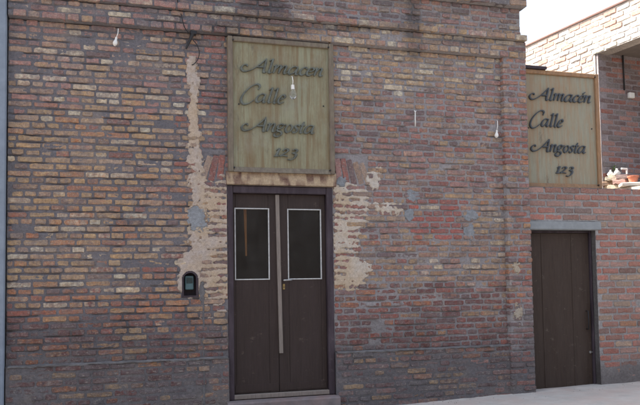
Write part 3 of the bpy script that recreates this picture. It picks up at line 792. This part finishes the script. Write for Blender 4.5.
while z > -.35:
    zc_ = z-BC/2; x = bx0+(-.13 if n % 2 else 0.0)+rng.uniform(-.02, .02)
    while x < bx1-.05:
        w = 0.255+rng.uniform(-.012, .012); a, b = max(x, bx0+.006), min(x+w, bx1)
        for (p, q) in ([(a, b)] if zc_ > lz_b+.02 else [(a, min(b, dX0-.005)), (max(a, dX1+.008), b)]):
            if zc_ < lz_b+.03 and zc_ > lz_a-.03 and q < dX1: continue
            if q-p < .05 or (p+q)/2 > 5.6: continue
            e = rng.gauss(.008, .0025); xc = (p+q)/2
            v, f = brick_geo(q-p, BC-rng.uniform(.022, .028), e)
            c = rng.choice(['bred', 'bred', 'red', 'red', 'orange', 'pink', 'dred', 'tan'] if zc_ < lz_b+.05 else ['red', 'red', 'dred', 'pink', 'bred', 'purp']); g = rng.uniform(.8, 1.2); c = [(k*.78+m_*.22)*g for k, m_ in zip(PAL[c], PAL['tan'])]
            mesh_obj('brick', v, f, M_NEWBRICK, BW, [(*c, 1)]*len(v), loc=(xc-3.31, YB, zc_))
            nbk += 1
        x += w+rng.uniform(.014, .024)
    z -= BC; n += 1
# flat top of the wall
mb = MB(); mb.box(bx0-3.31+.002, bx1-3.31, YB+.004, .325, BTOP-.03, BTOP-.004); mb.build('wall_top', M_LEDGE, BW)
# door 2
mb = MB(); lw = px(599, 225, YB).x
v = []; n = 24
for i in range(n+1):
    x = dX0-.02+(lw-dX0+.04)*i/n-3.31; q = float(fbm(np.array(x*9.), np.array(3.), 131, 3))
    v += [(x, YB+.02, lz_b+.004*q), (x, YB-.016-.003*q, lz_b-.006+.003*q), (x, YB-.018+.003*q, lz_a+.012), (x, YB-.006, lz_a+.003*q), (x, YB+.3, lz_a+.002)]
f = [(i*5+k, i*5+k+1, (i+1)*5+k+1, (i+1)*5+k) for i in range(n) for k in range(4)]+[(4, 3, 2, 1, 0), tuple(n*5+k for k in range(5))]
mesh_obj('lintel', v, f, M_CEMENT, BW)
YD = YB+.11
fr = MB(); a, b = dX0-3.31, dX1-3.31
fr.box(a+.003, a+.03, YD-.02, YD+.06, dZ0, dZT-.002, .003); fr.box(b-.03, b-.003, YD-.03, YD+.06, dZ0, dZT-.002, .003); fr.box(a+.031, b-.031, YD-.018, YD+.06, dZT-.032, dZT-.003, .003)
d2 = fr.build('door', M_JAMB, BW); d2['label'] = 'plain brown sheet metal door'
MB().box(a+.033, b-.033, YD, YD+.035, dZ0+.02, dZT-.035, .003).build('door_leaf', M_STEEL, d2)
sx = px(543, 300, YD).x-3.31; sx2 = px(573, 300, YD).x-3.31
for s_, wd in ((sx, .012), (sx2, .012)):
    MB().box(s_-wd, s_+wd, YD-.006, YD+.004, dZ0+.03, dZT-.05, .004).build('seam', M_STEEL, d2)
hx = px(586.5, 320, YD).x-3.31; hz0, hz1 = px(586, 329, YD).z, px(586, 311, YD).z
mb = MB(); mb.tube([(hx, YD, hz0), (hx, YD-.04, hz0), (hx, YD-.045, (hz0+hz1)/2), (hx, YD-.04, hz1), (hx, YD, hz1)], .008, 8); mb.build('handle', M_BLACK, d2, smooth=True)
q = px(590.5, 352, YD); mb = MB(); mb.tube([(q.x-3.31-.03, YD-.012, q.z), (q.x-3.31+.045, YD-.012, q.z)], .006, 8); mb.box(q.x-3.31-.02, q.x-3.31+.0, YD-.016, YD+.002, q.z-.016, q.z+.016, .002)
mb.build('bolt', M_METAL, d2)
MB().box(a+.002, b-.002, YB+.012, .33, -.35, dZ0-.002, .006).build('threshold', M_STONE, BW)
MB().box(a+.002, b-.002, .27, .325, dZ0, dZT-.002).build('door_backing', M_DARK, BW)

# second signboard, standing on the boundary wall
YS2 = .17
u0 = px(601.5, 184, YS2-.04); t2 = px(562, 71.5, YS2-.04)
h2 = t2.z-BTOP-.006; w2 = SW*0.97
s2 = signboard('signboard', 'weathered tan signboard with dark raised letters standing on the low red brick wall', (u0.x-w2, YS2, BTOP+.002), w2, h2, (M_SIGN2, M_FRAME2, M_LET2), 5, LINES)
bq = px(535, 70, YS2-.06); mb = MB(); mb.box(bq.x-.16, bq.x+.17, YS2-.085, YS2-.002, BTOP+h2+.004, BTOP+h2+.045, .006)
tag(mb.build('timber_offcut', M_JAMB), 'short dark timber offcut lying on top of the tan signboard', 'timber')

# ---------------------------------------------------------------- bulbs hung on the wall
def bulb(x0, y0, x1, y1, Y, label, kind):
    a = px(x0, y0, Y); b = px(x1, y1, Y); d = (b-a); L = d.length; d.normalize()
    R = empty('hanging_bulb', tuple(a)); tag(R, label, 'bulb', 'bulbs hung along the wall')
    if kind == 'wire':
        mb = MB(); mb.tube([(0, .02, .02), (0, 0, 0), tuple(d*L*.5), tuple(d*L)], .0065, 8); mb.build('cord', M_PLASTIC, R, smooth=True)
        mb = MB(); mb.tube([(-.012, .0, .018), (0, -.004, -.01), (.012, .0, .018)], .005, 6); mb.build('hook', M_PLASTIC, R, smooth=True); return R
    bl = 0.17 if kind == 'big' else 0.10; r = 0.042 if kind == 'big' else .026
    bs = d*max(L-bl, 0.03)
    MB().tube([(0, .02, .012), (0, 0, 0), tuple(bs*.5+Vector((.006, 0, 0))), tuple(bs)], .005, 6).build('cord', M_PLASTIC, R, smooth=True)
    MB().tube([tuple(bs), tuple(bs+d*bl*.3)], [r*.45, r*.5], 12).build('socket', M_PLASTIC, R, smooth=False)
    prof = [(.3, .5), (.38, .62), (.5, .86), (.66, 1.0), (.82, .86), (.94, .5), (1.0, .08)]
    MB().tube([tuple(bs+d*bl*p) for p, _ in prof], [r*q for _, q in prof], 14).build('glass_bulb', M_BULB if kind == 'big' else M_PLASTIC, R, smooth=True)
    return R
bulb(118.3, 29, 114.5, 46, -.06, 'small white bulb hanging askew on bare brick below the cornice, away from the signs', 'small')
bulb(292.3, 77, 293.3, 99.5, -.12, 'clear glass bulb hanging in front of the green-grey signboard', 'big')
bulb(415.2, 112, 415.3, 126.5, -.03, 'bare white cord end hooked on the middle of the brick panel, bulb missing', 'wire')
bulb(497.5, 121, 496.3, 138, -.03, 'small white bulb hanging at the edge of the recessed brick panel', 'small')

# ---------------------------------------------------------------- neighbour behind the boundary wall: sunlit side wall with an opening
NA = math.radians(6)
vdir = Vector((-math.sin(NA), math.cos(NA), 0)); nrm = Vector((-math.cos(NA), -math.sin(NA), 0))
A0 = px(640, 37, 0.62)                                     # lintel underside where it leaves the frame
NB = empty('neighbour_building', (A0.x, A0.y, 0), NA); tag(NB, 'sunlit neighbouring brick building with an open bay behind the low wall', 'building')
loc = lambda P: ((P-Vector((A0.x, A0.y, 0))).dot(-nrm), (P-Vector((A0.x, A0.y, 0))).dot(vdir), P.z)   # local x = into the building, y = along the wall
jam = loc(px_plane(597, 110, A0, nrm))[1]
zl = A0.z
ztop = px_plane(628, 0, A0, nrm).z
far = loc(px_plane(505, 60, A0, nrm))[1]
sillz = px_plane(622, 186, A0, nrm).z
M_SUNBRICK = M_NEWBRICK
# the height mesh runs along local x and faces -y: turn it so that it runs along y and faces -x
def add_nwall(y0, y1, z0, z1):
    gs = .02; ys = np.arange(y0, y1+.001, gs); zz = np.arange(z0, z1+.001, gs); Yg, Zg = np.meshgrid(-ys[::-1], zz, indexing='ij')
    r = .004*fbm(Yg*8, Zg*9, 141, 3)+.003*fbm(Yg*25, Zg*25, 143, 2)
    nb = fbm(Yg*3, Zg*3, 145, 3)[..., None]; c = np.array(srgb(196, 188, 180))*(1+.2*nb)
    o = height_mesh('mortar_wall', -ys[::-1], zz, np.ones((len(ys)-1, len(zz)-1), bool), -r, np.concatenate([c, np.ones_like(nb)], -1), M_MORTAR, NB, back=.24)
    o.rotation_euler = (0, 0, math.radians(-90)); return o
add_nwall(-1.2, far, zl, ztop)                              # band over the opening
add_nwall(jam, far, -.2, zl-.002)                           # wall beyond the jamb
add_nwall(-1.2, jam-.002, -.2, sillz-.02)                   # below the sill
NC = .085
def nbrick(y, z, w, h, e, name='brick', face='side', xoff=0.0):
    v, f = brick_geo(w, h, e); c = rng.choice([srgb(232, 206, 188), srgb(224, 186, 170), srgb(236, 220, 206), srgb(208, 164, 148)]) if face == 'side' else PAL[rng.choice(['pink', 'red', 'purp', 'pink', 'grey'])]  # sun glare put into the side bricks as a paler colour
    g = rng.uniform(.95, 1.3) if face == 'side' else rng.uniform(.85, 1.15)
    o = mesh_obj('brick', v, f, M_NEWBRICK, NB, [(*[min(.75, k*g) for k in c], 1)]*len(v))
    if face == 'side': o.location = (0, y, z); o.rotation_euler = (0, 0, math.radians(-90))
    else: o.location = (xoff, y, z)
    return o
z = zl+NC/2+.004; n = 0
while z < ztop-.05:
    y = -.35+(.13 if n % 2 else 0)
    while y < far-.15:
        w = .25+rng.uniform(-.02, .01); nbrick(y+w/2, z+rng.gauss(0, .002), w, NC-.02, rng.gauss(.008, .003)); y += w+.018
    z += NC; n += 1
z = zl-NC/2; n = 0
while z > sillz+.9:
    y = jam+rng.uniform(.0, .06)+(.0 if n % 2 else .0)
    while y < far-.15:
        w = (.25 if rng.random() < .7 else .12)+rng.uniform(-.02, .01); nbrick(y+w/2, z, w, NC-.02, rng.gauss(.010, .004)); y += w+.018
    z -= NC; n += 1
# coping of the side wall
MB().box(-.04, .28, -1.2, far, ztop+.003, ztop+.07, .012).build('coping', M_PINK, NB)
# back wall of the bay (faces the street) with shaded bricks
yb = jam-.05
bxs = np.arange(.012, 2.6, .02); bzs = np.arange(1.0, zl+.28, .02); Xg, Zg = np.meshgrid(bxs, bzs, indexing='ij')
nb_ = fbm(Xg*3, Zg*3, 151, 3)[..., None]
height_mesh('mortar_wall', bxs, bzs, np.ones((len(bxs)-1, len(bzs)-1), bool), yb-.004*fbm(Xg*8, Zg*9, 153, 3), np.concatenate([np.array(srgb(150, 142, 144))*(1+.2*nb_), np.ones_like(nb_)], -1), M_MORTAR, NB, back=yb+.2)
z = sillz-.2; n = 0
while z < zl+.02:
    x = .03+(0 if n % 2 else .13)
    while x < 1.0:
        w = .25+rng.uniform(-.015, .01); nbrick(yb, z, w, NC-.024, rng.gauss(.006, .003), face='back', xoff=x+w/2); x += w+.018
    z += NC; n += 1
MB().box(.245, 2.6, -1.2, yb+.2, zl+.02, zl+.20).build('roof', M_ROOF, NB)
MB().box(2.62, 2.8, -1.2, yb+.2, -.2, zl+.2).build('rear_wall', M_RENDER, NB)
MB().box(.245, 2.6, -1.2, yb-.02, sillz-.16, sillz-.03).build('floor', M_LEDGE, NB)
# conduit and junction box on the back wall of the bay
Pb = lambda x, y: loc(px_plane(x, y, A0+vdir*(yb-.03), vdir))
a = Pb(622.5, 40); b = Pb(625, 90)
mb = MB(); mb.tube([(a[0], yb-.02, a[2]), (b[0]+.0, yb-.02, b[2])], .012, 8); mb.build('conduit', M_BLACK, NB, smooth=True)
j = Pb(631, 95.5); MB().box(j[0]-.055, j[0]+.055, yb-.06, yb-.005, j[2]-.045, j[2]+.045, .008).build('junction_box', M_PLASTIC, NB)

# ---------------------------------------------------------------- odds and ends on the sill of the bay
def wpt(x, y, d): return px_plane(x, y, A0+nrm*(-d), nrm)
def rubble(x, y, d, w, h, rz, col, label, nm='loose_brick', cat='brick', mat=None):
    P = wpt(x, y, d); v, f = brick_geo(w, h, .055, depth=.055, rough=1.6)
    o = mesh_obj(nm, [(p[0], p[1], p[2]+h/2) for p in v], f, mat or M_NEWBRICK, None, [(*PAL[col], 1)]*len(v), loc=(P.x, P.y, P.z)); o.rotation_euler = (0, 0, rz)
    return tag(o, label, cat, 'loose bricks on the sill')
zS = sillz-.02
base_pts = []
def on_sill(x, d, z, w, h, rz, col, label):
    P = wpt(x, 186, d); v, f = brick_geo(w, h, .06, depth=.06, rough=1.6)
    v = [(p[0], p[1], p[2]+h/2) for p in v]
    o = mesh_obj('loose_brick', v, f, M_NEWBRICK, None, [(*PAL[col], 1)]*len(v), loc=(P.x, P.y, z)); o.rotation_euler = (0, 0, rz)
    return tag(o, label, 'brick', 'loose bricks heaped beside the tan signboard')
L1 = 'pale loose brick at the foot of the heap, against the tan signboard frame'
on_sill(606, .10, zS, .22, .07, -.9, 'cream', L1); on_sill(616, .12, zS, .24, .07, -1.1, 'cream', 'pale loose brick under the reddish one in the sunlit heap')
on_sill(609.5, .11, zS+.071, .20, .07, -.8, 'tan', 'pale loose brick in the upper layer of the sunlit heap'); on_sill(621, .12, zS+.071, .22, .07, -1.2, 'pink', 'reddish loose brick in the middle of the sunlit heap')
on_sill(614, .11, zS+.142, .24, .065, -1.0, 'cream', 'topmost pale brick of the sunlit heap beside the tan signboard'); on_sill(624, .13, zS+.142, .2, .065, -1.2, 'purp', 'dark purplish brick on the sunlit heap')
def bag(x, z, r, h, label):
    P = wpt(x, 186, .11); mb = MB(); R = random.Random(int(x))
    prof = [(0, .7), (.12, 1.0), (.4, 1.02), (.65, .7), (.82, .3), (1.0, .42)]
    v = []; n = 10
    for (t, q) in prof:
        for k in range(n):
            a_ = 2*math.pi*k/n; rr = r*q*(1+R.uniform(-.16, .16)); v.append((rr*math.cos(a_), rr*math.sin(a_), t*h))
    f = [(i*n+k, i*n+(k+1) % n, (i+1)*n+(k+1) % n, (i+1)*n+k) for i in range(len(prof)-1) for k in range(n)]+[tuple(range(n-1, -1, -1)), tuple((len(prof)-1)*n+k for k in range(n))]
    o = mesh_obj('plastic_bag', v, f, M_PLASTIC, None, loc=(P.x, P.y, z), smooth=True); return tag(o, label, 'bag', 'white bags on the brick heap')
bag(611, zS+.208, .05, .11, 'small crumpled white bag on the brick heap, beside the tan signboard frame'); bag(617.5, zS+.208, .05, .11, 'small crumpled white bag on the brick heap, next to the sprig of leaves')
P = wpt(615, 186, .2); sp = empty('leafy_sprig', (P.x, P.y, zS+.208)); tag(sp, 'small green leafy sprig behind the white bags', 'plant')
MB().tube([(0, 0, 0), (.01, 0, .1), (.0, .01, .17)], [.005, .004, .002], 6).build('stem', M_LEAF, sp, smooth=True)
for k in range(9):
    a_ = k*2.4; z_ = .08+.011*k; d = Vector((math.cos(a_), math.sin(a_), .35)); s_ = Vector((-math.sin(a_), math.cos(a_), 0))*.018
    p0 = Vector((.005, .003, z_)); q = p0+d*.06
    mesh_obj('leaf', [p0, (p0+q)/2+s_+Vector((0, 0, .008)), q, (p0+q)/2-s_+Vector((0, 0, .008))], [(0, 1, 2, 3)], M_LEAF, sp)
P = wpt(633.5, 186, .13); pot = empty('flower_pot', (P.x, P.y, zS+.06)); tag(pot, 'small terracotta pot on the sunlit pale slab', 'pot')
def lathe(prof, n=16):
    v = [(r*math.cos(2*math.pi*k/n), r*math.sin(2*math.pi*k/n), z) for (r, z) in prof for k in range(n)]
    f = [(i*n+k, i*n+(k+1) % n, (i+1)*n+(k+1) % n, (i+1)*n+k) for i in range(len(prof)-1) for k in range(n)]+[tuple(range(n-1, -1, -1)), tuple((len(prof)-1)*n+k for k in range(n))]
    return v, f
v, f = lathe([(.055, 0), (.075, .085)]); mesh_obj('pot_body', v, f, M_TERRA, pot, smooth=False)
v, f = lathe([(.083, .082), (.086, .105), (.078, .108), (.072, .095), (.02, .09)]); mesh_obj('rim', v, f, M_TERRA, pot)
P = wpt(634, 186, .13); mb = MB(); mb.box(-.2, .13, -.12, .12, 0, .055, .01); o = mb.build('stone_slab', M_PALE); o.location = (P.x, P.y, zS+.002); o.rotation_euler = (0, 0, -.5)
tag(o, 'pale stone slab under the terracotta pot', 'slab')
P = wpt(627.5, 186, .2); mb = MB(); mb.tube([(0, 0, 0), (0, 0, .2), (.0, 0, .215)], .014, 8); mb.tube([(.0, 0, .2), (-.1, .0, .205)], .014, 8)
o = mb.build('pipe_bend', M_PLASTIC, smooth=False); o.location = (P.x, P.y, zS+.10); tag(o, 'white plastic pipe bend sticking up behind the brick heap', 'pipe')

# ---------------------------------------------------------------- ground, pavement, road
gx = np.arange(-14, 14.01, .05); gy = np.arange(-2.6, .36, .05); X, Y = np.meshgrid(gx, gy, indexing='ij')
zg = ground_z(X, Y)+.006*fbm(X*1.5, Y*1.5, 161, 3)+.003*fbm(X*9, Y*9, 163, 3)+.02*np.exp(-((Y+.0)/.10)**2)*(0.4+0.6*fbm(X*5, Y*0+2, 165, 3))
v = np.stack([X, Y, zg], -1).reshape(-1, 3); nx, ny = X.shape; idx = np.arange(nx*ny).reshape(nx, ny)
q = np.stack([idx[:-1, :-1], idx[1:, :-1], idx[1:, 1:], idx[:-1, 1:]], -1).reshape(-1, 4)
tag(mesh_obj('pavement', v.tolist(), q.tolist(), M_PAVE, None, smooth=True), kind='structure')
mb = MB(); gz0, gz1 = float(ground_z(-7, -2.6)), float(ground_z(6, -2.6))
kx = [-14, -7, 6, 14]; kz = [gz0, gz0, gz1, gz1]
for i in range(3):
    mb.hexa([(kx[i], -2.76, kz[i]-.5), (kx[i+1], -2.76, kz[i+1]-.5), (kx[i+1], -2.76, kz[i+1]+.004), (kx[i], -2.76, kz[i]+.004),
             (kx[i], -2.603, kz[i]-.5), (kx[i+1], -2.603, kz[i+1]-.5), (kx[i+1], -2.603, kz[i+1]+.004), (kx[i], -2.603, kz[i]+.004)])
tag(mb.build('kerb', M_CEMENT), kind='structure')
mb = MB(); n = 28; v = []
for i in range(n+1):
    x = -14+28*i/n; z_ = float(ground_z(x, -2.6))-.13; v += [(x, -2.75, z_), (x, -5.5, z_+.05), (x, -9.2, z_)]
tag(mesh_obj('road', v, [(i*3+k, i*3+k+1, (i+1)*3+k+1, (i+1)*3+k) for i in range(n) for k in range(2)], M_ROAD, None), kind='structure')
tag(mesh_obj('ground', [(-400, -400, -.62), (400, -400, -.62), (400, 400, -.62), (-400, 400, -.62)], [(0, 1, 2, 3)], M_EARTH, None), kind='structure')

# rendered wall of the house next door, a sliver at the far end of the facade
mb = MB(); mb.box(X_L-4.0, X_L-.012, -.075, .25, -.6, 4.9, .012)
RW = mb.build('rendered_wall', M_BLUEWALL); tag(RW, 'pale blue-grey rendered wall adjoining the end of the brick facade', 'wall')

# grit gathered along the foot of the walls
mb = MB(); R2 = random.Random(3)
for i in range(140):
    x = R2.uniform(.7, 5.4); y = -.06-abs(R2.gauss(0, .16)) if x < 3.3 else YB-.02-abs(R2.gauss(0, .2)); r = R2.uniform(.002, .007)
    z_ = float(ground_z(x, y))+.004
    a_ = [R2.uniform(.6, 1.3) for _ in range(6)]
    mb.add([(x-r*a_[0], y, z_), (x, y-r*a_[1], z_), (x+r*a_[2], y, z_), (x, y+r*a_[3], z_), (x, y, z_+r*a_[4]), (x, y, z_-r)], [(0, 1, 4), (1, 2, 4), (2, 3, 4), (3, 0, 4), (1, 0, 5), (2, 1, 5), (3, 2, 5), (0, 3, 5)])
tag(mb.build('grit', M_GRIT), 'loose grit and mortar crumbs along the foot of the walls', 'grit', kind='stuff')

# ---------------------------------------------------------------- house added opposite to screen the wall from sky (seen only in door glass)
OB = empty('added_house_opposite', (0, -10.3, -.4)); tag(OB, 'dark rendered house added across the narrow street, out of view, to cut sky light on the brick building', 'building')
OH = 5.2
op = [(-6.5, -5.3, 1.4, 3.2), (-3.2, -2.0, 1.4, 3.2), (5.0, 6.2, 1.4, 3.2), (8.6, 9.7, .05, 2.6)]
mb = MB(); xx = -12.0
for (a, b, z0, z1) in op:
    mb.box(xx, a, -.3, 0, -.3, OH); mb.box(a, b, -.3, -.0, z1, OH); 
    if z0 > .1: mb.box(a, b, -.3, 0, -.3, z0)
    xx = b
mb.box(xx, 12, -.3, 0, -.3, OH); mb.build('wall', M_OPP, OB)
MB().box(-12.05, 12.05, -.32, .14, OH+.002, OH+.22, .02).build('cornice', M_OPP, OB)
for (a, b, z0, z1) in op:
    if z0 > .1:
        w_ = MB().box(a, b, -.22, -.16, z0, z1).build('window', M_DOOR, OB); MB().box(a+.08, (a+b)/2-.03, -.155, -.15, z0+.08, z1-.08).build('pane', M_GLASS, w_); MB().box((a+b)/2+.03, b-.08, -.155, -.15, z0+.08, z1-.08).build('pane', M_GLASS, w_)
    else: MB().box(a, b, -.22, -.16, z0, z1).build('door', M_DOOR, OB)
MB().box(-12, 12, -6, -.31, OH-.2, OH).build('roof', M_ROOF, OB)
tag(MB().box(-14, 14, -10.29, -9.1, -.7, -.29, .01).build('far_pavement', M_PAVE), kind='structure')
